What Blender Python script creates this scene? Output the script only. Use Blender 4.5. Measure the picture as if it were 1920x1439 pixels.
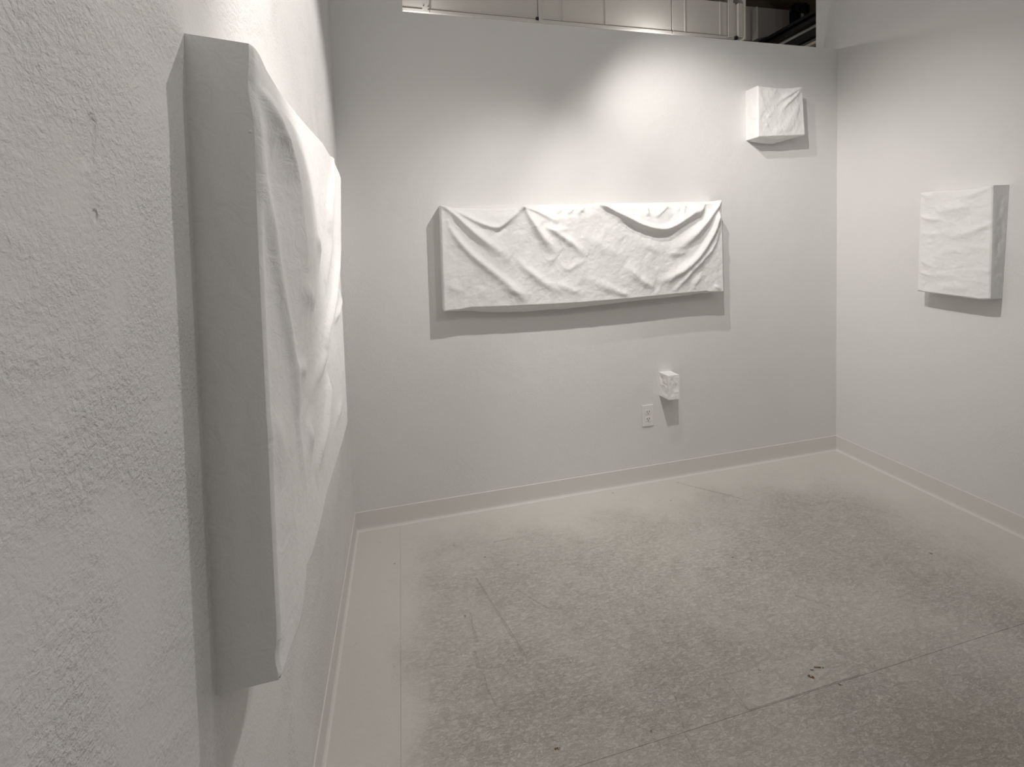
import bpy, bmesh, math, random
import numpy as np
from mathutils import Matrix, Vector

random.seed(7)
for o in list(bpy.data.objects):
    bpy.data.objects.remove(o)
scene = bpy.context.scene
COL = scene.collection

# ------------------------------------------------------------------ camera
cam_data = bpy.data.cameras.new('camera')
cam = bpy.data.objects.new('camera', cam_data)
COL.objects.link(cam)
F_PX, PX, PY = 893.65, 977.24, 499.35
cam_data.sensor_fit = 'HORIZONTAL'
cam_data.sensor_width = 36.0
cam_data.lens = F_PX * 36.0 / 1920
cam_data.shift_x = (960 - PX) / 1920
cam_data.shift_y = (PY - 719.5) / 1920
cam_data.clip_start = 0.02
RIGHT = Vector((0.968307, -0.247878, -0.030613))
FWD = Vector((0.246104, 0.967833, -0.052269))
UP = Vector((0.042585, 0.043079, 0.998164))
cam.matrix_world = Matrix(((RIGHT.x, UP.x, -FWD.x, 0.274627), (RIGHT.y, UP.y, -FWD.y, -2.494136),
                           (RIGHT.z, UP.z, -FWD.z, 1.448284), (0, 0, 0, 1)))
scene.camera = cam

# ------------------------------------------------------------------ exposure, ambient light, lamps
vs = scene.view_settings
vs.view_transform = 'Standard'
vs.look = 'None'
vs.gamma = 1.0
vs.use_curve_mapping = False
vs.exposure = -0.08

world = bpy.data.worlds.new('ambient')
scene.world = world
world.use_nodes = True
bgn = world.node_tree.nodes['Background']
bgn.inputs[0].default_value = (1.0, 0.97, 0.95, 1)
bgn.inputs[1].default_value = 0.07

WARM = (1.0, 0.963, 0.922)


def spot(name, loc, aim, watts, angle, blend, radius=0.022, color=WARM):
    d = bpy.data.lights.new(name, 'SPOT')
    d.energy = watts
    d.spot_size = math.radians(angle)
    d.spot_blend = blend
    d.shadow_soft_size = radius
    d.color = color
    o = bpy.data.objects.new(name, d)
    COL.objects.link(o)
    o.location = loc
    o.rotation_euler = (Vector(aim) - Vector(loc)).to_track_quat('-Z', 'Y').to_euler()
    return o


def bulb(name, loc, watts, radius=0.03, color=WARM):
    d = bpy.data.lights.new(name, 'POINT')
    d.energy = watts
    d.shadow_soft_size = radius
    d.color = color
    o = bpy.data.objects.new(name, d)
    COL.objects.link(o)
    o.location = loc
    return o


# three lamp clusters on the ceiling track, each head with its own aim; fills added after them
spot('track_lamp_back_wall', (1.19, -1.21, 2.735), (0.9, 0, 0.9), 42, 68, 1.0)
spot('track_lamp_back_wall_wide', (1.19, -1.21, 2.735), (0.44, 0, 0.17), 47, 90, 1.0)
spot('track_lamp_left_wall', (1.19, -1.27, 2.74), (0, -0.93, 1.97), 80, 59, 0.5)
spot('track_lamp_right_wall', (1.19, -1.21, 2.735), (3.027, -0.22, 1.15), 58, 66, 1.0)
spot('track_lamp_right_canvas', (1.19, -1.21, 2.735), (3.027, -0.5, 1.6), 20, 56, 1.0)
spot('track_lamp_square_canvas', (1.19, -1.21, 2.735), (2.2, 0, 1.0), 28, 84, 0.5)
spot('track_lamp_corner', (1.2, -0.85, 2.85), (2.12, 0, 1.76), 48, 66, 1.0)
spot('track_lamp_corner_wide', (1.2, -0.85, 2.85), (2.35, 0, 0.69), 18, 89, 1.0)
spot('track_lamp_near', (1.19, -1.72, 2.74), (0, -2.1, 1.2), 14, 100, 0.9)
spot('track_lamp_left_wall_wide', (1.19, -1.1, 2.735), (0, -2.2, 1.15), 36, 78, 0.8)
spot('added_floor_fill', (1.3, -2.1, 2.76), (1.6, -1.7, 0), 24, 100, 1.0)  # added fill spot, only brightens the near floor
spot('track_lamp_entrance', (1.3, -2.8, 2.78), (0.8, 0, 2.6), 30, 120, 1.0)
bulb('added_ambient_fill', (1.5, -3.6, 2.9), 18, 0.25)  # added soft fill in place of ambient light, not a real fixture
bulb('next_room_light', (1.98, 0.40, 2.69), 4.0, 0.02)
bulb('next_room_light', (0.42, 0.42, 2.70), 2.4, 0.02)
bulb('next_room_light', (1.0, 0.30, 1.7), 10, 0.08)  # added fill behind the partition, lifts the overall brightness of the duct

# fold lines, edges and corners of each canvas in metres: along the wall, height
DRAPES = {'main':{'corners':[[.4804,1.6401],[2.0839,1.6503],[.4781,1.1089],[2.0929,1.1168]],'top':[[.4804,1.6401],[.5115,1.6332],[.5322,1.6264],[.5955,1.6217],[.7578,1.6142],[.8356,1.6173],[.8752,1.6236],[.9008,1.6287],[.9318,1.6202],[.983,1.6072],[1.0553,1.5951],[1.0819,1.603],[1.1057,1.6125],[1.1292,1.6052],[1.1593,1.616],[1.1891,1.6114],[1.2194,1.6209],[1.2497,1.6205],[1.2804,1.6286],[1.3205,1.6396],[1.3573,1.6278],[1.4038,1.6172],[1.4983,1.6103],[1.6012,1.6076],[1.6177,1.6191],[1.6338,1.6072],[1.693,1.6094],[1.733,1.6207],[1.7663,1.6144],[1.8101,1.6198],[1.8474,1.6224],[1.8952,1.6189],[1.9366,1.6274],[1.9817,1.6315],[2.0273,1.6417],[2.0839,1.6503]],'bot':[[.4781,1.1089],[.502,1.1113],[.5552,1.1119],[.6121,1.1203],[.7575,1.1151],[1.0061,1.1104],[1.1759,1.1083],[1.3297,1.1104],[1.4978,1.1134],[1.7755,1.1226],[1.9758,1.1265],[1.9934,1.1224],[2.0929,1.1168]],'strokes':[[[[.4953,1.6314],[.5374,1.6002],[.582,1.5532],[.6578,1.4814],[.7511,1.4077],[.8251,1.3519]],.022,.009,.03,0,1],[[[.5056,1.57],[.5335,1.4976],[.6127,1.3968],[.705,1.3172],[.8049,1.2354],[.8743,1.1671],[.9007,1.1222]],.013,.012,.024,.6,.4],[[[.5381,1.6181],[.6089,1.5785],[.681,1.5408],[.7442,1.5211],[.7765,1.523],[.8322,1.5694],[.897,1.6241]],.013,.01,.013,.3,0],[[[.7433,1.4949],[.7784,1.4993],[.8425,1.5481]],-.006,.01,.012,.6,1],[[[.9054,1.6267],[.9366,1.5623],[.99,1.4752],[1.0559,1.3973],[1.0895,1.3688]],.02,.009,.03,0,.8],[[[.9968,1.3234],[1.0545,1.3483],[1.1012,1.3739]],.004,.02,.014,1,1],[[[1.0083,1.5233],[1.0925,1.4779],[1.1779,1.4152],[1.2471,1.3519]],.014,.013,.022,.7,1],[[[.9109,1.6266],[.9936,1.5961],[1.0944,1.5431]],.014,.008,.016,0,.7],[[[1.0138,1.515],[1.0874,1.4998],[1.157,1.5091]],.007,.012,.012,1,1],[[[.8481,1.3831],[.874,1.3339],[.9445,1.2715],[1.0332,1.2044],[1.1244,1.1608]],.011,.018,.022,1,1],[[[1.0398,1.2342],[1.1252,1.1912],[1.2302,1.152]],.006,.016,.02,1,1],[[[.7662,1.216],[.8419,1.1905],[.93,1.1638]],.005,.014,.02,1,1],[[[1.116,1.2799],[1.187,1.3155],[1.241,1.3466]],.006,.014,.014,1,1],[[[.4933,1.2514],[.5231,1.2239],[.5848,1.2049]],.005,.014,.02,1,1],[[[1.1165,1.6161],[1.084,1.584]],.007,.006,.008,0,.8],[[[1.1832,1.618],[1.1446,1.5858]],.008,.006,.009,0,.8],[[[1.2361,1.6201],[1.191,1.5796]],.007,.006,.01,0,.8],[[[1.2362,1.6173],[1.2237,1.59]],.006,.007,.009,0,.8],[[[1.3258,1.6373],[1.3855,1.6071],[1.4641,1.5668],[1.5752,1.5109],[1.6959,1.4852],[1.7743,1.5123],[1.8674,1.5659],[1.9687,1.6231]],.024,.01,.02,.15,.2],[[[1.439,1.5447],[1.5745,1.4738],[1.7017,1.4446],[1.7934,1.477]],-.008,.014,.016,.6,.6],[[[1.615,1.6127],[1.6079,1.5672]],.007,.006,.009,0,.8],[[[1.7369,1.617],[1.6587,1.5607]],.01,.006,.012,0,.8],[[[1.8484,1.6244],[1.8076,1.5465]],.008,.006,.013,0,.8],[[[1.8088,1.6219],[1.7984,1.5873]],.006,.005,.008,0,.8],[[[1.9284,1.6265],[1.8475,1.5633]],.008,.006,.012,0,.8],[[[1.9824,1.6318],[1.894,1.5567]],.009,.006,.012,0,.8],[[[2.0748,1.6397],[2.0089,1.5724],[1.9266,1.4855],[1.8454,1.4172],[1.7392,1.3565]],.024,.009,.034,0,1],[[[2.0639,1.5894],[2.0214,1.4714],[1.959,1.3783],[1.877,1.2925],[1.7435,1.2163],[1.6586,1.1884]],.021,.01,.024,.2,.6],[[[2.0629,1.4943],[2.0204,1.3762],[1.9583,1.3189],[1.8765,1.2512],[1.8089,1.1836],[1.7618,1.1302]],.01,.012,.014,.6,.5],[[[1.4709,1.3036],[1.5445,1.226],[1.6071,1.1824],[1.6454,1.1746]],.011,.028,.016,.8,.6],[[[1.7132,1.3574],[1.8047,1.3483],[1.8581,1.3699]],.006,.014,.016,1,1],[[[1.2384,1.2353],[1.3576,1.1843],[1.4923,1.1283]],.007,.03,.012,1,.3],[[[1.2206,1.469],[1.3622,1.3868],[1.4843,1.3486]],.006,.03,.03,1,1],[[[1.561,1.4257],[1.649,1.377],[1.7068,1.3634]],.005,.02,.02,1,1],[[[1.9574,1.2416],[1.8888,1.1676],[1.8681,1.1272]],.006,.016,.016,1,1],[[[2.0249,1.1604],[2.0731,1.1277]],.006,.01,.01,1,1]]},'square':{'corners':[[2.3397,2.3124],[2.6538,2.3217],[2.3407,2.0171],[2.6769,2.0372]],'top':[[2.3397,2.3124],[2.3754,2.3098],[2.4901,2.3075],[2.589,2.313],[2.6254,2.3185],[2.6538,2.3217]],'bot':[[2.3407,2.0171],[2.4893,2.0251],[2.5979,2.0315],[2.6769,2.0372]],'strokes':[[[[2.6505,2.3197],[2.5573,2.2691],[2.5078,2.243],[2.4765,2.2197]],.016,.007,.012,0,1],[[[2.6528,2.3124],[2.5844,2.25],[2.5166,2.1956],[2.4897,2.1578]],.014,.007,.014,0,1],[[[2.6071,2.2732],[2.6117,2.1993],[2.5797,2.124],[2.5163,2.0628]],.006,.02,.03,1,.6],[[[2.4448,2.0608],[2.4983,2.053],[2.5706,2.094]],.006,.02,.018,1,1],[[[2.3448,2.3011],[2.362,2.2549],[2.3747,2.1755]],.006,.008,.02,0,1],[[[2.4142,2.1551],[2.4273,2.1336]],.003,.01,.012,1,1],[[[2.3918,2.0813],[2.4139,2.0929]],.004,.008,.01,1,1],[[[2.4191,2.272],[2.4811,2.2822]],.003,.012,.014,1,1]]},'right':{'corners':[[.5817,1.6374],[.8987,1.6385],[.5741,1.1214],[.8963,1.1121]],'top':[[.5817,1.6374],[.6223,1.6377],[.6694,1.6371],[.7538,1.6323],[.819,1.6324],[.8634,1.6376],[.8987,1.6385]],'bot':[[.5741,1.1214],[.6345,1.1167],[.7224,1.1129],[.7903,1.1101],[.8547,1.1075],[.8963,1.1121]],'strokes':[[[[.8958,1.6348],[.8551,1.6138],[.7827,1.6003],[.7154,1.5904]],.01,.008,.024,0,1],[[[.5859,1.5184],[.6348,1.4927],[.6969,1.4924]],.008,.008,.014,.6,1],[[[.6552,1.5397],[.7161,1.5437],[.7835,1.5468],[.8426,1.5631]],.01,.018,.022,1,1],[[[.5871,1.4254],[.6305,1.4187],[.7178,1.4251]],.005,.01,.018,.6,1],[[[.9051,1.4663],[.8491,1.4428],[.7856,1.4154],[.7082,1.4031]],.01,.008,.024,.3,1],[[[.8143,1.3589],[.8683,1.3487],[.9028,1.354]],.004,.012,.014,1,.7],[[[.5888,1.2883],[.6218,1.2662],[.6748,1.2456]],.005,.01,.018,.6,1],[[[.584,1.2236],[.6387,1.2036],[.7007,1.2188],[.7888,1.2077]],.006,.008,.02,.3,1],[[[.9068,1.2463],[.8832,1.2425],[.8478,1.2538]],.006,.008,.016,.3,1],[[[.6543,1.6073],[.6172,1.6194],[.5845,1.6314]],.007,.018,.008,1,.2],[[[.6863,1.1557],[.7611,1.151],[.8267,1.1622]],.005,.018,.018,1,1]]},'left':{'corners':[[-1.7461,1.7342],[-.8658,1.7314],[-1.7822,.8394],[-.8676,.8731]],'top':[[-1.7461,1.7342],[-1.733,1.7365],[-1.67,1.7292],[-1.5665,1.7245],[-1.4178,1.7248],[-1.2954,1.7267],[-1.1117,1.7307],[-.9362,1.7255],[-.8658,1.7314]],'bot':[[-1.7822,.8394],[-1.7631,.8372],[-1.7178,.8326],[-1.6663,.8274],[-1.6268,.839],[-1.593,.8714],[-1.5313,.8591],[-1.4345,.8604],[-1.3373,.8735],[-1.0554,.8683],[-.8676,.8731]],'strokes':[[[[-1.7405,1.7296],[-1.7466,1.6893],[-1.7464,1.6435],[-1.7451,1.5976],[-1.7413,1.5358],[-1.7262,1.4758],[-1.7145,1.4167],[-1.6897,1.3498],[-1.6708,1.308],[-1.6461,1.2306],[-1.6247,1.1478],[-1.5995,1.0685],[-1.5569,1.0005]],.01,.008,.018,.4,.8],[[[-.8927,1.7256],[-.9608,1.6593],[-1.0723,1.5848],[-1.13,1.5263],[-1.1175,1.4582],[-1.1776,1.4007],[-1.249,1.352]],.016,.008,.03,0,1],[[[-.8822,1.7257],[-.9078,1.6324],[-.9624,1.5055],[-.9984,1.4128],[-1.098,1.336],[-1.1926,1.2755],[-1.2896,1.2309],[-1.2955,1.1834],[-1.4475,1.1705],[-1.5325,1.1627]],.018,.01,.022,.2,1],[[[-1.6108,1.3924],[-1.5666,1.357],[-1.4776,1.3416]],.006,.016,.016,.8,.8],[[[-.9294,1.3212],[-.9392,1.2636],[-1.0882,1.242]],.01,.01,.014,.6,.8],[[[-1.4958,1.4742],[-1.4777,1.4615],[-1.4138,1.4387],[-1.3835,1.4093]],.007,.014,.02,.6,1],[[[-1.2401,1.1368],[-1.2887,1.0768],[-1.3469,1.0313],[-1.4317,1.0041],[-1.4768,.9896]],.014,.012,.026,.5,1],[[[-1.656,1.2554],[-1.5933,1.2337],[-1.5276,1.2188]],.006,.012,.014,.6,1],[[[-1.5342,1.1183],[-1.512,1.0772],[-1.4857,1.0439]],.008,.014,.02,1,1],[[[-.9723,.9771],[-1.0807,.9802],[-1.1974,.9797]],.005,.014,.02,1,1],[[[-1.7622,1.2135],[-1.7295,1.1616],[-1.7023,1.0976]],.006,.02,.03,1,1]]}}
FOLD_LEAN = [(-1.737, 1.6825, 0.009), (-1.73, 1.6649, 0.02), (-1.718, 1.6396, 0.028), (-1.7, 1.6154, 0.034), (-1.672, 1.5877, 0.036), (-1.639, 1.549, 0.036), (-1.6043, 1.4674, 0.035), (-1.5863, 1.4179, 0.031), (-1.5731, 1.3666, 0.025), (-1.5685, 1.3044, 0.018), (-1.5936, 1.2597, 0.012), (-1.632, 1.2101, 0.008), (-1.6673, 1.1643, 0.004)]

# ------------------------------------------------------------------ helpers
def tag(o, label=None, cat=None, group=None, kind=None):
    for k, v in (('label', label), ('category', cat), ('group', group), ('kind', kind)):
        if v:
            o[k] = v
    return o


def link(name, mesh, mat, parent=None):
    o = bpy.data.objects.new(name, mesh)
    COL.objects.link(o)
    if mat:
        mesh.materials.append(mat)
    if parent:
        o.parent = parent
    return o


def empty(name, loc, rz=0.0):
    o = bpy.data.objects.new(name, None)
    o.empty_display_size = 0.05
    COL.objects.link(o)
    o.location = loc
    o.rotation_euler = (0, 0, rz)
    return o


def from_bm(name, bm, mat, parent=None, smooth=False):
    bmesh.ops.recalc_face_normals(bm, faces=bm.faces)
    me = bpy.data.meshes.new(name)
    bm.to_mesh(me)
    bm.free()
    if smooth:
        me.polygons.foreach_set('use_smooth', [True] * len(me.polygons))
    return link(name, me, mat, parent)


def box(bm, x0, x1, y0, y1, z0, z1, bev=0.0):
    r = bmesh.ops.create_cube(bm, size=1.0)
    vs_ = r['verts']
    for v in vs_:
        v.co = Vector((x0 + (v.co.x + .5) * (x1 - x0), y0 + (v.co.y + .5) * (y1 - y0), z0 + (v.co.z + .5) * (z1 - z0)))
    if bev > 0:
        es = list({e for v in vs_ for e in v.link_edges})
        bmesh.ops.bevel(bm, geom=es, offset=bev, segments=2, affect='EDGES', profile=0.5)


def prism(bm, poly, axis, a0, a1):
    """extrude a closed 2-D outline along an axis ('x','y')"""
    def P(p, a):
        return (a, p[0], p[1]) if axis == 'x' else (p[0], a, p[1])
    A = [bm.verts.new(P(p, a0)) for p in poly]
    B = [bm.verts.new(P(p, a1)) for p in poly]
    n = len(poly)
    bm.faces.new(A)
    bm.faces.new(B[::-1])
    for i in range(n):
        bm.faces.new((A[i], A[(i + 1) % n], B[(i + 1) % n], B[i]))


def tube(bm, pts, r, seg=8):
    pts = [Vector(p) for p in pts]
    rings = []
    for i, p in enumerate(pts):
        t = (pts[min(i + 1, len(pts) - 1)] - pts[max(i - 1, 0)]).normalized()
        a = t.orthogonal().normalized() if abs(t.z) > .9 else t.cross(Vector((0, 0, 1))).normalized()
        b = t.cross(a)
        rings.append([bm.verts.new(p + (a * math.cos(k * 2 * math.pi / seg) + b * math.sin(k * 2 * math.pi / seg)) * r) for k in range(seg)])
    for A, B in zip(rings, rings[1:]):
        for k in range(seg):
            bm.faces.new((A[k], A[(k + 1) % seg], B[(k + 1) % seg], B[k]))
    bm.faces.new(rings[0][::-1])
    bm.faces.new(rings[-1])


# ------------------------------------------------------------------ materials
class N:
    def __init__(self, name):
        self.m = bpy.data.materials.new(name)
        self.m.use_nodes = True
        self.t = self.m.node_tree
        self.p = self.t.nodes['Principled BSDF']
        self.pos = self.t.nodes.new('ShaderNodeNewGeometry').outputs['Position']

    def node(self, typ, **kw):
        n = self.t.nodes.new(typ)
        for k, v in kw.items():
            setattr(n, k, v)
        return n

    def wire(self, a, b):
        if hasattr(a, 'links'):
            self.t.links.new(a, b)
        else:
            b.default_value = a

    def noise(self, vec, scale, detail=4, rough=.55, dist=0.0):
        n = self.node('ShaderNodeTexNoise')
        self.wire(vec, n.inputs['Vector'])
        n.inputs['Scale'].default_value = scale
        n.inputs['Detail'].default_value = detail
        n.inputs['Roughness'].default_value = rough
        n.inputs['Distortion'].default_value = dist
        return n.outputs[0]

    def math(self, op, a, b=0.0, c=0.0, clamp=False):
        n = self.node('ShaderNodeMath', operation=op, use_clamp=clamp)
        for i, v in enumerate((a, b, c)):
            self.wire(v, n.inputs[i])
        return n.outputs[0]

    def ramp(self, v, a, b, lo=0.0, hi=1.0):
        n = self.node('ShaderNodeMapRange', interpolation_type='SMOOTHSTEP')
        self.wire(v, n.inputs[0])
        for i, q in enumerate((a, b, lo, hi)):
            n.inputs[i + 1].default_value = q
        return n.outputs[0]

    def mapping(self, vec, rot=(0, 0, 0), scale=(1, 1, 1), loc=(0, 0, 0)):
        n = self.node('ShaderNodeMapping')
        self.wire(vec, n.inputs[0])
        n.inputs[1].default_value = loc
        n.inputs[2].default_value = rot
        n.inputs[3].default_value = scale
        return n.outputs[0]

    def mix(self, fac, a, b):
        n = self.node('ShaderNodeMix', data_type='RGBA')
        self.wire(fac, n.inputs[0])
        for v, i in ((a, 6), (b, 7)):
            if hasattr(v, 'links'):
                self.wire(v, n.inputs[i])
            else:
                n.inputs[i].default_value = tuple(v) + (1,)
        return n.outputs[2]

    def bump(self, h, dist, strength=1.0, prev=None):
        n = self.node('ShaderNodeBump')
        n.inputs['Strength'].default_value = strength
        n.inputs['Distance'].default_value = dist
        self.wire(h, n.inputs['Height'])
        if prev is not None:
            self.wire(prev, n.inputs['Normal'])
        return n.outputs[0]

    def segment(self, a, b, r, soft=.6):
        """1 near the segment a-b on the floor, 0 away"""
        a = Vector((a[0], a[1], a[2] if len(a) > 2 else 0))
        b = Vector((b[0], b[1], b[2] if len(b) > 2 else 0))
        ba = b - a
        s = self.node('ShaderNodeVectorMath', operation='SUBTRACT')
        self.wire(self.pos, s.inputs[0])
        s.inputs[1].default_value = a
        d = self.node('ShaderNodeVectorMath', operation='DOT_PRODUCT')
        self.wire(s.outputs[0], d.inputs[0])
        d.inputs[1].default_value = ba
        h = self.math('MULTIPLY', d.outputs['Value'], 1 / max(ba.dot(ba), 1e-9), clamp=True)
        sc = self.node('ShaderNodeVectorMath', operation='SCALE')
        sc.inputs[0].default_value = ba
        self.wire(h, sc.inputs['Scale'])
        q = self.node('ShaderNodeVectorMath', operation='DISTANCE')
        self.wire(s.outputs[0], q.inputs[0])
        self.wire(sc.outputs[0], q.inputs[1])
        return self.ramp(q.outputs['Value'], r * (1 - soft), r, 1, 0)


def plain(name, col, rough=.5, metal=0.0):
    n = N(name)
    n.p.inputs['Base Color'].default_value = tuple(col) + (1,)
    n.p.inputs['Roughness'].default_value = rough
    n.p.inputs['Metallic'].default_value = metal
    return n.m


def wall_mat(name, col, relief, dents=()):
    n = N(name)
    big = n.noise(n.pos, 2.3, 3)
    n.wire(n.mix(big, tuple(c * .97 for c in col), col), n.p.inputs['Base Color'])
    n.p.inputs['Roughness'].default_value = .62
    n.p.inputs['Specular IOR Level'].default_value = .3
    a = n.noise(n.pos, 150, 4, .62, .3)
    b = n.noise(n.pos, 58, 3, .6, .4)
    patch = n.ramp(n.noise(n.pos, 3.4, 4, .6, .6), .36, .66, .25, 1.0)
    h = n.math('ADD', n.math('MULTIPLY', a, .75), n.math('MULTIPLY', b, .45))
    nrm = n.bump(n.math('MULTIPLY', h, patch), relief)
    for p, q, r in dents:
        nrm = n.bump(n.segment(p, q, r, .9), -.003, .8, nrm)
    n.wire(nrm, n.p.inputs['Normal'])
    return n.m


def cloth_mat(name, col):
    n = N(name)
    n.p.inputs['Base Color'].default_value = tuple(col) + (1,)
    n.p.inputs['Roughness'].default_value = .8
    n.p.inputs['Specular IOR Level'].default_value = .2
    n.p.inputs['Sheen Weight'].default_value = .05
    a = n.noise(n.pos, 26, 5, .6, .9)
    b = n.noise(n.pos, 420, 2, .5)
    h = n.math('ADD', n.math('MULTIPLY', a, .9), n.math('MULTIPLY', b, .06))
    n.wire(n.bump(h, .006, .55), n.p.inputs['Normal'])
    return n.m


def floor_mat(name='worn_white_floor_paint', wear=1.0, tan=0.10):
    n = N(name)
    sep = n.node('ShaderNodeSeparateXYZ')
    n.wire(n.pos, sep.inputs[0])
    x, y = sep.outputs[0], sep.outputs[1]
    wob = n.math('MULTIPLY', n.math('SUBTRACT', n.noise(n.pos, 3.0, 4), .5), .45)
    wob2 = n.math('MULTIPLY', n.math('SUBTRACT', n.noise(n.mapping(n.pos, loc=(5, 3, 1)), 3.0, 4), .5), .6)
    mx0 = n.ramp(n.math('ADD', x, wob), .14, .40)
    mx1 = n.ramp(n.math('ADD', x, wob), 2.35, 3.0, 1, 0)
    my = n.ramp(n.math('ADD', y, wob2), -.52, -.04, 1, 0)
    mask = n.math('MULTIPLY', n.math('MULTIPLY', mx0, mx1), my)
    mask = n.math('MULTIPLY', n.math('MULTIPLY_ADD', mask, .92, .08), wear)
    # broad scuffed patches, mid smudges, fine grit, brushed streaks
    broad = n.ramp(n.noise(n.pos, 2.2, 5, .6, .4), .30, .66)
    mid = n.ramp(n.noise(n.mapping(n.pos, rot=(0, 0, .5), scale=(1, 1.5, 1)), 17, 10, .80, .5), .48, .58)
    fine = n.ramp(n.noise(n.mapping(n.pos, rot=(0, 0, -.35), scale=(1, 1.9, 1)), 52, 9, .82, .8), .47, .57)
    grit = n.ramp(n.noise(n.mapping(n.pos, rot=(0, 0, .2), scale=(1, 1.4, 1)), 170, 5, .75, .6), .46, .58)
    st1 = n.ramp(n.noise(n.mapping(n.pos, rot=(0, 0, .95), scale=(8, 60, 1)), 2.2, 8, .76, .4), .53, .63)
    st2 = n.ramp(n.noise(n.mapping(n.pos, rot=(0, 0, -.4), scale=(9, 80, 1)), 2.0, 8, .76, .5), .54, .64)
    spread = n.math('ADD', n.math('MULTIPLY', broad, .36), .58)
    w = n.math('MULTIPLY', mid, .26)
    w = n.math('MULTIPLY_ADD', fine, .40, w)
    w = n.math('MULTIPLY_ADD', grit, .22, w)
    w = n.math('MULTIPLY_ADD', st1, .20, w)
    w = n.math('MULTIPLY_ADD', st2, .20, w)
    w = n.math('MULTIPLY', n.math('MULTIPLY', w, spread), mask, clamp=True)
    col = n.mix(w, (.645, .62, .585), (.385, .366, .33))
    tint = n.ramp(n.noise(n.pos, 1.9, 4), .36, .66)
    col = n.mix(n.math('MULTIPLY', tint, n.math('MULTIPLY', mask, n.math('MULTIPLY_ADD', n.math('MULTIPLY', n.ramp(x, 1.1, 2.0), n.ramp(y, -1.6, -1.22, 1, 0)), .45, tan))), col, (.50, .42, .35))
    # dark specks ground into the paint
    vo = n.node('ShaderNodeTexVoronoi')
    n.wire(n.mapping(n.pos, scale=(1, 1, .01)), vo.inputs['Vector'])
    vo.inputs['Scale'].default_value = 15
    pick = n.node('ShaderNodeSeparateColor')
    n.wire(vo.outputs['Color'], pick.inputs[0])
    size = n.math('MULTIPLY', n.ramp(pick.outputs[0], .62, 1.0), .085)
    speck = n.ramp(n.math('SUBTRACT', vo.outputs['Distance'], n.math('ADD', size, n.math('MULTIPLY', n.math('SUBTRACT', fine, .5), .06))), -.02, .01, 1, 0)
    speck = n.math('MULTIPLY', speck, n.ramp(pick.outputs[0], .62, .7))
    col = n.mix(n.math('MULTIPLY', speck, .75), col, (.24, .225, .20))
    # individual scratches, drag marks and drips
    dark = None
    for a, b, r in FLOOR_MARKS:
        s = n.segment(a, b, r)
        dark = s if dark is None else n.math('MAXIMUM', dark, s)
    broken = n.math('MULTIPLY', dark, n.ramp(n.noise(n.pos, 90, 6, .75), .40, .56))
    col = n.mix(n.math('MULTIPLY', broken, .36), col, (.30, .285, .255))
    chip = None
    for a, b, r in FLOOR_CHIPS:
        s = n.segment(a, b, r, .5)
        chip = s if chip is None else n.math('MAXIMUM', chip, s)
    chip = n.math('MULTIPLY', chip, n.ramp(n.noise(n.pos, 160, 3), .38, .5))
    col = n.mix(chip, col, (.17, .10, .045))
    n.wire(col, n.p.inputs['Base Color'])
    n.p.inputs['Roughness'].default_value = .55
    n.p.inputs['Specular IOR Level'].default_value = .3
    h = n.math('MULTIPLY_ADD', w, -.5, n.math('MULTIPLY', n.noise(n.pos, 75, 5, .65, 1.0), .55))
    h = n.math('MULTIPLY_ADD', dark, -.8, h)
    n.wire(n.bump(h, .003, .9), n.p.inputs['Normal'])
    return n.m


FLOOR_MARKS = [((.534, -.511), (.585, -.72), .005), ((.585, -.72), (.64, -.947), .007), ((1.062, -1.208), (1.026, -1.312), .003), ((.66, -.288), (.752, -.286), .006),
               ((.487, -.98), (.489, -1.03), .004), ((.489, -1.03), (.505, -1.09), .004),
               ((.47, -.88), (.475, -.94), .010), ((.475, -.94), (.54, -.955), .010), ((.55, -.955), (.565, -.99), .006),
               ((.482, -.70), (.480, -.80), .004), ((2.555, -.533), (2.669, -.697), .004), ((1.803, -.058), (2.036, -.314), .005),
               ((1.75, -.98), (1.83, -1.06), .005), ((.69, -.63), (.778, -.756), .004), ((.482, -.79), (.484, -.83), .012), ((.493, -.92), (.494, -.925), .014)]
FLOOR_CHIPS = [((1.512, -1.279), (1.518, -1.286), .008), ((1.555, -1.258), (1.578, -1.266), .005), ((1.535, -1.262), (1.54, -1.265), .004),
               ((1.581, -1.326), (1.583, -1.33), .005), ((.645, -1.263), (.655, -1.265), .005), ((2.515, -.942), (2.516, -.944), .008),
               ((1.373, -1.215), (1.376, -1.217), .004), ((1.42, -1.213), (1.421, -1.214), .003)]

M_WALL = wall_mat('white_wall_paint', (.74, .732, .72), .0022)
M_WALL_ROUGH = wall_mat('rolled_white_wall_paint', (.74, .732, .72), .0055, [((0, -1.955, 1.572), (0, -1.966, 1.535), .011), ((0, -1.961, 1.487), (0, -1.961, 1.482), .005)])
M_BASE = plain('painted_cove_base', (.69, .67, .65), .5)
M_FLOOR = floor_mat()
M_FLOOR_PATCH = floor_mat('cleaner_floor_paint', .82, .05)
M_CLOTH = cloth_mat('white_canvas_cloth', (.80, .795, .785))
M_PAPER = cloth_mat('white_crumpled_paper', (.84, .835, .82))
M_DUCT = plain('white_painted_sheet_metal', (.66, .64, .60), .45)
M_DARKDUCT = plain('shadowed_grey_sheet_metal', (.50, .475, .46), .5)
M_BLACK = plain('black_steel', (.012, .012, .013), .5)
M_PIPE = plain('grey_conduit', (.30, .295, .28), .45, .3)
M_TAN = plain('tan_timber', (.62, .54, .47), .6)
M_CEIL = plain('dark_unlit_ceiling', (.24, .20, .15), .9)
M_CEIL_PAINT = plain('grey_painted_ceiling', (.55, .54, .52), .9)
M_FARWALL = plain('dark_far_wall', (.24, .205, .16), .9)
M_PLATE = plain('white_outlet_plastic', (.77, .76, .745), .35)
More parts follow.
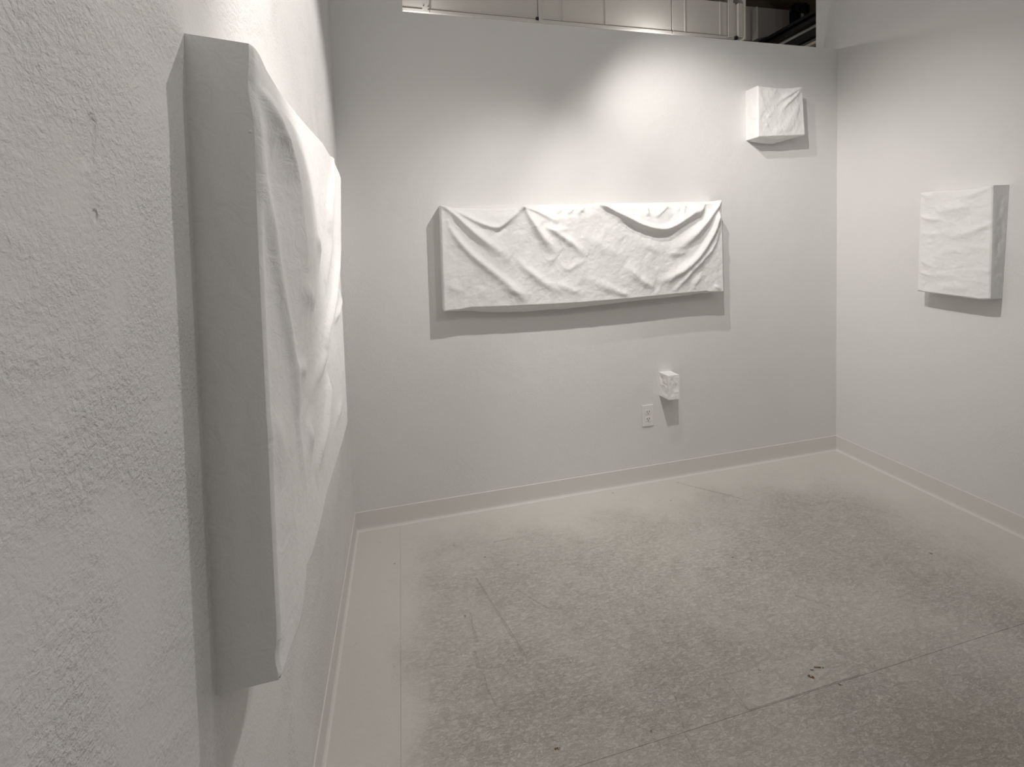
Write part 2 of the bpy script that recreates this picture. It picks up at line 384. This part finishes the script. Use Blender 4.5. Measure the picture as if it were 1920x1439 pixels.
M_SLOT = plain('outlet_slot_dark', (.02, .02, .02), .6)
M_SCREW = plain('small_steel_screw', (.18, .17, .16), .4, .8)

# ------------------------------------------------------------------ room shell
W, H = 3.027, 2.607
FRONT = -4.6
TOP = 3.45


def structure(name, bm, mat, parent=None, smooth=False):
    o = from_bm(name, bm, mat, parent, smooth)
    if not parent:
        o['kind'] = 'structure'
    return o


bm = bmesh.new()
prism(bm, [(0, -.05), (W, -.05), (W, H), (.341, H), (.341, TOP), (0, TOP)], 'y', 0.0, .12)
structure('wall_back', bm, M_WALL)
bm = bmesh.new()
box(bm, -.12, 0, FRONT, .12, -.05, TOP)
structure('wall_left', bm, M_WALL_ROUGH)
bm = bmesh.new()
box(bm, W, W + .12, FRONT, .162, -.05, TOP)
structure('wall_right', bm, M_WALL)
bm = bmesh.new()
box(bm, 0, W, FRONT, 0.12, TOP, TOP + .1)
structure('ceiling', bm, M_CEIL_PAINT)
bm = bmesh.new()
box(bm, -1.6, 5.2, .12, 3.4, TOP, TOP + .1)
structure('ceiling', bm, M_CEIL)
bm = bmesh.new()
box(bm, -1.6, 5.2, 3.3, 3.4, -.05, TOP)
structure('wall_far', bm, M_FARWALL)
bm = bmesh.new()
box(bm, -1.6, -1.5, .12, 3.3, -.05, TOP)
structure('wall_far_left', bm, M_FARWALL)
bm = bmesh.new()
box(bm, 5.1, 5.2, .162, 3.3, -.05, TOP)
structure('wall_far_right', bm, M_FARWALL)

bm = bmesh.new()
box(bm, -1.6, 5.2, FRONT, 3.4, -.06, -.0016)
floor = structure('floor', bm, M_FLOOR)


def sheet(x0, x1, y0, y1, z=0.0, name='floor_panel', bev=.0006, mat=None):
    b = bmesh.new()
    g = .0002
    box(b, x0 + g, x1 - g, y0 + g, y1 - g, -.004, z, bev)
    return from_bm(name, b, mat or M_FLOOR, floor)


# sheets of painted board, joints where the photograph shows them
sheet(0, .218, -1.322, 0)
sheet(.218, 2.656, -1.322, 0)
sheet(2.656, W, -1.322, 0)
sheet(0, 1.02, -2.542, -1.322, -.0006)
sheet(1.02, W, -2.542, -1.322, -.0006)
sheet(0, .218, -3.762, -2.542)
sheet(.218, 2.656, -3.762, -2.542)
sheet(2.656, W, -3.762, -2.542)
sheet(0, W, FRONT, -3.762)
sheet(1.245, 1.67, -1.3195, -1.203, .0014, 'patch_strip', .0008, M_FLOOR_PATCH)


# cove base: profile (distance from the wall, height)
COVE = [(0, .100), (.0018, .1000), (.0034, .0985), (.0040, .0960), (.0040, .020), (.0052, .010), (.0095, .0035), (.0150, .0008), (.0150, -.001), (0, -.001)]
bm = bmesh.new()
prism(bm, [(-d, z) for d, z in COVE], 'x', .0, W)
structure('baseboard_back', bm, M_BASE)
bm = bmesh.new()
prism(bm, [(d, z) for d, z in COVE], 'y', FRONT, -.004)
structure('baseboard_left', bm, M_BASE)
bm = bmesh.new()
prism(bm, [(W - d, z) for d, z in COVE], 'y', FRONT, -.004)
structure('baseboard_right', bm, M_BASE)


# ------------------------------------------------------------------ draped cloth
def vnoise(x, y, seed):
    """smooth value noise on arrays"""
    rs = np.random.RandomState(seed)
    tab = rs.rand(64, 64)
    xi, yi = np.floor(x).astype(int), np.floor(y).astype(int)
    fx, fy = x - xi, y - yi
    fx = fx * fx * fx * (fx * (fx * 6 - 15) + 10)
    fy = fy * fy * fy * (fy * (fy * 6 - 15) + 10)
    g = lambda a, b: tab[a % 64, b % 64]
    return (g(xi, yi) * (1 - fx) + g(xi + 1, yi) * fx) * (1 - fy) + (g(xi, yi + 1) * (1 - fx) + g(xi + 1, yi + 1) * fx) * fy - .5


def crumple(u, z, seed, s=1.0):
    h = np.zeros_like(u)
    for k, (sc, am) in enumerate(((9, .0042), (19, .0030), (38, .0017), (75, .0008))):
        a = random.Random(seed + k).uniform(0, 3)
        x = (u * math.cos(a) + z * math.sin(a)) * sc
        y = (-u * math.sin(a) + z * math.cos(a)) * sc * 1.5
        x = x + vnoise(x * .7 + 3, y * .7, seed + 50 + k) * 1.2
        h += am * (vnoise(x, y, seed + k) - 1.1 * np.abs(vnoise(x + 9, y + 4, seed + 20 + k)))
    return h * s


def fold(u, z, st):
    pts, amp, s0, s1, f0, f1 = st
    P = np.array(pts, float)
    # rounded polyline (Chaikin) so folds curve like cloth
    for _ in range(2):
        if len(P) > 2:
            q = [P[0]]
            for a, b in zip(P, P[1:]):
                q += [a * .75 + b * .25, a * .25 + b * .75]
            q.append(P[-1])
            P = np.array(q)
    L = np.concatenate([[0], np.cumsum(np.linalg.norm(np.diff(P, axis=0), axis=1))])
    best = np.full(u.shape, 1e9)
    along = np.zeros_like(u)
    for i in range(len(P) - 1):
        d = P[i + 1] - P[i]
        ll = d @ d + 1e-12
        h = np.clip(((u - P[i, 0]) * d[0] + (z - P[i, 1]) * d[1]) / ll, 0, 1)
        q = (u - P[i, 0] - h * d[0]) ** 2 + (z - P[i, 1] - h * d[1]) ** 2
        m = q < best
        best = np.where(m, q, best)
        along = np.where(m, (L[i] + h * math.sqrt(ll)) / L[-1], along)
    sig = s0 + (s1 - s0) * along
    taper = np.ones_like(u)
    if f0 > 0:
        taper *= np.clip(along / (.35 * f0), 0, 1) ** .8
    if f1 > 0:
        taper *= np.clip((1 - along) / (.45 * f1), 0, 1) ** .8
    # the ridge starts narrow at the pin and gains height as it opens
    grow = .45 + .55 * np.clip(along / .35, 0, 1) if f0 == 0 else 1.0
    return amp * grow * taper * (.66 * np.exp(-best / sig ** 2) + .34 * np.exp(-best / (2.4 * sig) ** 2))


def grid_mesh(name, V, mat, parent, smooth=True):
    r, c = V.shape[:2]
    idx = np.arange(r * c).reshape(r, c)
    f = np.stack([idx[:-1, :-1], idx[1:, :-1], idx[1:, 1:], idx[:-1, 1:]], -1).reshape(-1, 4)
    me = bpy.data.meshes.new(name)
    me.from_pydata(V.reshape(-1, 3).tolist(), [], f.tolist())
    me.polygons.foreach_set('use_smooth', [smooth] * len(me.polygons))
    return link(name, me, mat, parent)


def draped_canvas(name, key, wall_loc, rz, depth, step, label, cat, seed, mat, fold_gain=1.0, crumple_gain=1.0, edge_r=.007,
                  bottom_bag=None, side_sag=(0, 0), sides='lrtb', dents=(), back=None, pin_top=0.0):
    """local frame: x along the wall, -y out of the wall, z up; origin at the foot of the canvas on the wall"""
    D = DRAPES[key]
    (tlu, tlz), (tru, trz), (blu, blz), (bru, brz) = D['corners']
    uc, zc = (tlu + tru + blu + bru) / 4, min(blz, brz)
    root = empty(name, wall_loc(uc, zc), rz)
    tag(root, label, cat, 'cloth covered canvases on the gallery walls')
    n = max(8, int(abs(tru - tlu) / step))
    m = max(8, int(abs(tlz - blz) / step))
    T, S = np.meshgrid(np.linspace(0, 1, m + 1), np.linspace(0, 1, n + 1), indexing='ij')
    tp, bt = np.array(D['top']), np.array(D['bot'])
    u = (tlu + (tru - tlu) * S) * (1 - T) + (blu + (bru - blu) * S) * T
    ztop = np.interp(tlu + (tru - tlu) * S, tp[:, 0], tp[:, 1])
    zbot = np.interp(blu + (bru - blu) * S, bt[:, 0], bt[:, 1])
    zz = ztop * (1 - T) + zbot * T
    h = crumple(u, zz, seed, crumple_gain)
    for st in D['strokes']:
        h += fold_gain * fold(u, zz, st)
    if key == 'left':
        # one long fold hangs from the near top pin and leans out over the near edge
        R = np.array(FOLD_LEAN)
        r = np.interp(zz, R[::-1, 1], R[::-1, 0])
        A = np.interp(zz, R[::-1, 1], R[::-1, 2])
        t = (u - tlu) / np.maximum(r - tlu, .004)
        h += A * np.where(t < 1, np.clip(t, 0, 1) ** 1.15, np.exp(-(np.maximum(u - r, 0) / .28) ** 2))
    # folds flatten out where the cloth is sewn to its sides and bottom
    e = np.minimum(np.minimum(S, 1 - S) * abs(tru - tlu), (1 - T) * abs(tlz - blz))
    att = .25 + .75 * np.clip(e / .03, 0, 1) ** .7
    h *= att * (1 - pin_top * np.exp(-(T * abs(tlz - blz) / .03) ** 2))
    # between its pins the top edge hangs back as well as down
    line = tlz + (trz - tlz) * S
    h -= .55 * np.maximum(line - ztop, 0) * np.exp(-(T * abs(tlz - blz) / .035) ** 2)
    for du, dz, amp, sg in dents:
        h += amp * np.exp(-((u - du) ** 2 + (zz - dz) ** 2) / sg ** 2)
    ee = np.minimum(e, T * abs(tlz - blz))
    h -= edge_r * (1 - np.sqrt(np.clip(1 - (1 - np.clip(ee / edge_r, 0, 1)) ** 2, 0, 1)))
    out = depth + h
    V = np.stack([u - uc, -out, zz - zc], -1)
    grid_mesh('front_cloth', V, mat, root)
    K = 14
    k = np.linspace(0, 1, K + 1)[:, None]

    def side(nm, edge, back, inward, amp, sd, bag=None):
        A = edge[None, :, :]
        B = back[None, :, :]
        # first centimetre rounds over from the front face
        P = A * (1 - k[..., None]) + B * k[..., None]
        s_ = np.linspace(0, 1, edge.shape[0])[None, :]
        w = np.sin(np.pi * k) ** 1.2 * np.sin(np.pi * s_) ** .4
        wr = vnoise(s_ * 9 + 0 * k, k * 3 + 0 * s_ + sd, sd) * .6 + vnoise(s_ * 26 + 0 * k, k * 6 + 0 * s_, sd + 1) * .35
        off = wr * amp * w + edge_r * .35 * np.clip(k / .1, 0, 1) * np.exp(-(k / .3) ** 2) * np.sin(np.pi * s_) ** .4
        P = P + inward[None, None, :] * off[..., None]
        if bag is not None:
            P[..., 2] -= bag(s_, k)
        grid_mesh(nm, P, mat, root)

    def back_line(a, b, cnt):
        s_ = np.linspace(0, 1, cnt)[:, None]
        P = np.array(a)[None] * (1 - s_) + np.array(b)[None] * s_
        P[:, 1] = .0008
        return P
    TL, TR, BL, BR = V[0, 0], V[0, -1], V[-1, 0], V[-1, -1]
    cl = np.array
    bTL, bTR, bBL, bBR = (TL, TR, BL, BR) if back is None else [np.array((p[0] - uc, 0, p[1] - zc)) for p in back]
    if 'l' in sides:
        side('side_panel', V[:, 0], back_line(bTL, bBL, m + 1), cl((-1., 0, 0)), .006 + side_sag[0], seed + 3)
    if 'r' in sides:
        side('side_panel', V[:, -1][::-1], back_line(bBR, bTR, m + 1), cl((1., 0, 0)), .006 + side_sag[1], seed + 4)
    if 't' in sides:
        side('top_panel', V[0][::-1], back_line(bTR, bTL, n + 1), cl((0, 0, 1.)), .003, seed + 5)
    side('bottom_panel', V[-1], back_line(bBL, bBR, n + 1), cl((0, 0, -1.)), .004, seed + 6, bottom_bag)
    # stitched hem along the bottom front edge
    b = bmesh.new()
    E = V[-1]
    tube(b, [Vector((p[0], p[1] - .0006, p[2] + .0004)) for p in E[1:-1:3]], .0014, 6)
    from_bm('hem', b, mat, root, True)
    return root, (lambda u_, z_, o_: Vector((u_ - uc, -o_, z_ - zc)))


def bag_main(s, k):
    prof = np.interp(s, [0, .04, .12, .25, .4, .55, .7, .85, 1], [0, .008, .027, .040, .038, .029, .023, .018, 0])
    wr = vnoise(s * 30 + 0 * k, k * 4 + 0 * s, 77) * .004 + vnoise(s * 60 + 0 * k, k * 5 + 0 * s, 78) * .002
    return (prof + wr * (prof > .003)) * np.sin(np.pi * np.clip(k * .8, 0, 1)) ** .6


def bag_square(s, k):
    prof = np.interp(s, [0, .1, .3, .5, .75, 1], [0, .012, .026, .032, .016, 0])
    return prof * np.sin(np.pi * np.clip(k * .75, 0, 1)) ** .7


def bag_left(s, k):
    return .006 * np.sin(np.pi * k) * np.sin(np.pi * s) ** .5


draped_canvas('draped_canvas', 'main', lambda u, z: (u, 0, z), 0, .112, .0042,
              'long horizontal white cloth draped canvas with swagged top edge on the back wall', 'canvas', 11, M_CLOTH,
              1.55, .9, .006, bag_main)
lroot, lpt = draped_canvas('draped_canvas', 'left', lambda u, z: (0, u, z), math.pi / 2, .088, .0042,
              'largest square white cloth canvas on the left wall, closest to the viewer', 'canvas', 23, M_CLOTH,
              1.1, .2, .004, bag_left, pin_top=.8, back=((-1.729, 1.749), (-.87, 1.745), (-1.768, .826), (-.875, .86)), dents=[(-1.748, 1.672, -.005, .03), (-1.778, .872, -.004, .02)])
draped_canvas('draped_canvas', 'square', lambda u, z: (u, 0, z), 0, .102, .003,
              'small square white cloth bag canvas high on the back wall near the right corner', 'canvas', 35, M_CLOTH,
              .9, .7, .005, bag_square)
draped_canvas('draped_canvas', 'right', lambda u, z: (W, -u, z), -math.pi / 2, .105, .0035,
              'upright rectangular white cloth canvas with creases on the right wall', 'canvas', 47, M_CLOTH,
              .8, .9, .006, None, (0, .004), back=((.5817, 1.640), (.901, 1.640), (.575, 1.118), (.883, 1.108)))
# two blobs of dried paint on the near side of the left canvas
for bu, bz, br in ((-1.7475, 1.612, .0028), (-1.7472, 1.6185, .002)):
    b = bmesh.new()
    bmesh.ops.create_icosphere(b, subdivisions=2, radius=br)
    o = from_bm('paint_blob', b, M_CLOTH, lroot, True)
    o.location = lpt(bu - .002, bz, .081 if br > .0025 else .085)


# ------------------------------------------------------------------ small crumpled paper box
def paper_box():
    x0, x1, z0, z1, dp = 1.727, 1.805, .513, .652, .098
    root = empty('paper_box', ((x0 + x1) / 2, 0, z0))
    tag(root, 'tiny crumpled white paper box low on the back wall above the outlet', 'box')
    cx = (x0 + x1) / 2
    q = .0045

    def panel(nm, f, nu, nv, sd):
        V = np.zeros((nv + 1, nu + 1, 3))
        a, b_ = np.meshgrid(np.linspace(0, 1, nu + 1), np.linspace(0, 1, nv + 1))
        P, nrm = f(a, b_)
        e = np.clip(np.minimum(np.minimum(a, 1 - a), np.minimum(b_, 1 - b_)) / .22, 0, 1)
        d = (vnoise(a * 3.1, b_ * 4.2, sd) * 1.5 - 1.6 * np.abs(vnoise(a * 4 + 3, b_ * 5 + 1, sd + 1)) + vnoise(a * 9, b_ * 11, sd + 2) * .5) * q
        V = P + np.array(nrm)[None, None] * (d * (.15 + .85 * e))[..., None]
        grid_mesh(nm, V, M_PAPER, root, False)
    bx0, bx1 = x0 - cx, x1 - cx
    h = z1 - z0
    st = lambda *c: np.stack(np.broadcast_arrays(*c), -1).astype(float)
    panel('front_panel', lambda a, b_: (st(bx0 + .004 + a * (bx1 - bx0 - .008), -dp + 0 * a, h - b_ * h + .002), (0, -1, 0)), 14, 20, 5)
    panel('side_panel', lambda a, b_: (st(bx0 + .004 * a, -a * dp, h - b_ * h + .002 * a), (-1, 0, 0)), 14, 20, 9)
    panel('side_panel', lambda a, b_: (st(bx1 - .004 * a, -a * dp, h - b_ * h + .002 * a), (1, 0, 0)), 14, 20, 15)
    panel('top_panel', lambda a, b_: (st(bx0 + .004 * b_ + a * (bx1 - bx0 - .008 * b_), -b_ * dp, h + .002 * b_), (0, 0, 1)), 12, 12, 21)
    panel('bottom_panel', lambda a, b_: (st(bx0 + .004 * b_ + a * (bx1 - bx0 - .008 * b_), -b_ * dp, .002 * b_ + 0 * a), (0, 0, -1)), 12, 12, 27)


paper_box()


# ------------------------------------------------------------------ duplex outlet
def outlet():
    x0, x1, z0, z1 = 1.611, 1.685, .339, .466
    cx, cz = (x0 + x1) / 2, (z0 + z1) / 2
    root = empty('wall_outlet', (cx, 0, z0))
    tag(root, 'white duplex power outlet on the back wall below the paper box', 'outlet')
    hw, hh = (x1 - x0) / 2, (z1 - z0) / 2
    b = bmesh.new()
    box(b, -hw, hw, -.0075, -.0002, 0, 2 * hh, .0028)
    from_bm('cover_plate', b, M_PLATE, root)
    for dz in (.021, -.021):
        b = bmesh.new()
        # receptacle face: disc with flattened top and bottom
        pts = [(.0172 * math.cos(t), max(-.0138, min(.0138, .0172 * math.sin(t))) + hh + dz) for t in [i * 2 * math.pi / 28 for i in range(28)]]
        prism(b, pts, 'y', -.0095, -.005)
        r = from_bm('receptacle', b, M_PLATE, root)
        for sx, w_ in ((-.0066, .0015), (.0066, .0015)):
            b = bmesh.new()
            box(b, sx - w_, sx + w_, -.0099, -.0085, hh + dz - .001, hh + dz + .0085)
            from_bm('slot', b, M_SLOT, r)
        b = bmesh.new()
        pts = [(.0027 * math.cos(t), hh + dz - .0075 + .0027 * math.sin(t)) for t in [i * 2 * math.pi / 12 for i in range(12)]]
        prism(b, pts, 'y', -.0099, -.0085)
        from_bm('ground_hole', b, M_SLOT, r)
    b = bmesh.new()
    pts = [(.0026 * math.cos(t), hh + .0026 * math.sin(t)) for t in [i * 2 * math.pi / 12 for i in range(12)]]
    prism(b, pts, 'y', -.0084, -.005)
    from_bm('screw', b, M_PLATE, root)


outlet()


# ------------------------------------------------------------------ duct behind the partition
def duct():
    y0, y1, zb, zt = .50, .80, 2.866, 3.098
    root = empty('air_duct', (1.4, y0, zb))
    tag(root, 'white painted rectangular sheet metal duct seen above the back wall', 'duct')

    def part(nm, boxes, mat=M_DUCT, bev=0.0, par=root):
        b = bmesh.new()
        for q in boxes:
            box(b, q[0] - 1.4, q[1] - 1.4, q[2] - y0, q[3] - y0, q[4] - zb, q[5] - zb, bev)
        return from_bm(nm, b, mat, par)
    secs = [(-.35, .492), (.512, 1.196), (1.216, 2.157), (2.163, 2.672)]
    for a, c in secs:
        part('duct_section', [(a, c, y0, y1, zb, zt)], bev=.002)
    # bottom angle strips, a little proud and below the sections
    for a, c in ((-.35, .50), (.512, 1.20), (1.212, 2.157), (2.163, 2.66)):
        part('bottom_strip', [(a, c, y0 - .006, y0 + .05, zb - .0235, zb - .004)], bev=.0015)
    # joint flanges
    j = part('joint_flange', [(.470, .512, y0 - .010, y1, zb - .024, zt)], bev=.0015)
    for sx, sz in ((.478, .012), (.505, .010), (.505, -.008)):
        b = bmesh.new()
        bmesh.ops.create_icosphere(b, subdivisions=1, radius=.0042)
        s = from_bm('screw', b, M_SCREW, j)
        s.location = (sx - 1.4, -.011, sz)
    part('joint_flange', [(1.180, 1.192, y0 - .004, y0 + .02, zb - .004, zt)], bev=.001)
    k = part('joint_flange', [(1.197, 1.213, y0 - .022, y1, zb - .026, zt + .02)], bev=.001)
    part('corner_clip', [(1.180, 1.197, y0 - .018, y0 + .01, zb - .012, zb + .004)], M_BLACK, 0, k)
    part('joint_flange', [(1.216, 1.232, y0 - .004, y0 + .02, zb - .004, zt)], bev=.001)
    # folded seams standing a few millimetres proud
    for sx in (1.366, 1.666, 2.262, 2.545):
        part('seam', [(sx - .004, sx + .004, y0 - .004, y0 + .01, zb, zt)], bev=.001)
    # end flange with its draw strap and the hanger rod
    part('end_flange', [(2.672, 2.712, y0 - .030, y1, zb - .016, zt - .012)], bev=.002)
    part('end_flange', [(2.716, 2.730, y0 - .036, y1, zb - .030, zt + .20)], bev=.001)
    h = part('hanger_strap', [(2.600, 2.640, y0 - .018, y0 - .010, zb - .018, TOP)], bev=.001)
    for sz in (.022,):
        part('corner_clip', [(2.655, 2.672, y0 - .026, y0 - .004, zb - .02 + sz - .03, zb + sz - .03)], M_BLACK, 0, h)
    # tapered transition running back to a smaller collar
    b = bmesh.new()
    A = [(2.730, y0 + .0, 2.838), (2.730, y0 + .0, 3.085), (2.730, y0 + .28, 3.085), (2.730, y0 + .28, 2.838)]
    B = [(3.613, 1.0, 3.176), (3.613, 1.0, 3.365), (3.613, 1.2, 3.365), (3.613, 1.2, 3.176)]
    va = [b.verts.new((p[0] - 1.4, p[1] - y0, p[2] - zb)) for p in A]
    vb = [b.verts.new((p[0] - 1.4, p[1] - y0, p[2] - zb)) for p in B]
    for i in range(4):
        b.faces.new((va[i], va[(i + 1) % 4], vb[(i + 1) % 4], vb[i]))
    b.faces.new(va)
    b.faces.new(vb[::-1])
    t = from_bm('transition', b, M_DARKDUCT, root)
    t['label'] = 'shaded tapering end of the duct'
    part('seam', [(2.862, 2.870, y0 + .012, y0 + .06, 2.872, 3.098)], M_DARKDUCT)
    c = part('collar', [(3.613, 3.708, 1.01, 1.2, 3.19, 3.36)], M_BLACK, .003)
    c['label'] = 'black collar at the end of the duct'


duct()


def hanger():
    o = (3.76, 1.0, 3.2)
    root = empty('duct_bracket', o)
    tag(root, 'black steel bracket with a pale plate beside the end of the duct', 'bracket')
    for nm, q, mat in (('upright', (3.712, 3.737, 1.0, 1.05, 3.17, 3.40), M_BLACK), ('upright', (3.782, 3.82, 1.0, 1.05, 3.17, 3.42), M_BLACK),
                       ('cross_bar', (3.68, 3.83, 1.0, 1.05, 3.362, 3.43), M_BLACK), ('pale_plate', (3.739, 3.780, 1.012, 1.03, 3.222, 3.358), M_DUCT)):
        b = bmesh.new()
        box(b, q[0] - o[0], q[1] - o[0], q[2] - o[1], q[3] - o[1], q[4] - o[2], q[5] - o[2], .003)
        from_bm(nm, b, mat, root)
    b = bmesh.new()
    box(b, .035, .055, .012, .032, .22, TOP - o[2])
    from_bm('hanger_rod', b, M_BLACK, root)


hanger()


def beams():
    # members running away from the viewer above the next room
    y0, y1 = .20, 3.25
    cx = 3.16
    b = bmesh.new()
    # I-shaped joist
    prism(b, [(cx - .05, 2.905), (cx + .07, 2.905), (cx + .07, 2.93), (cx + .02, 2.93), (cx + .02, 2.958), (cx + .07, 2.958), (cx + .07, 2.978), (cx - .045, 2.978), (cx - .045, 2.958), (cx, 2.958), (cx, 2.93), (cx - .05, 2.93)], 'y', y0, y1)
    tag(from_bm('steel_joist', b, M_BLACK), 'black steel joist running back above the partition, right of the duct', 'beam')
    b = bmesh.new()
    tube(b, [(cx + .005, y0, 2.888), (cx + .005, y1, 2.888)], .0165, 12)
    tag(from_bm('conduit_pipe', b, M_PIPE, None, True), 'grey pipe running back under the black joist, upper of the two', 'pipe')
    b = bmesh.new()
    box(b, cx - .03, cx + .05, y0, y1, 2.812, 2.866, .003)
    tag(from_bm('cable_tray', b, M_BLACK), 'black cable tray between the two grey pipes above the partition', 'tray')
    b = bmesh.new()
    tube(b, [(cx + .005, y0, 2.799), (cx + .005, y1, 2.799)], .011, 10)
    tag(from_bm('conduit_pipe', b, plain('dark_conduit', (.12, .115, .11), .5)), 'dark grey pipe running back below the cable tray, lower of the two', 'pipe')
    b = bmesh.new()
    box(b, cx - .015, cx + .03, y0, y1, 2.764, 2.784, .002)
    tag(from_bm('timber_batten', b, M_TAN), 'pale tan timber batten running back just above the partition top', 'batten')


beams()
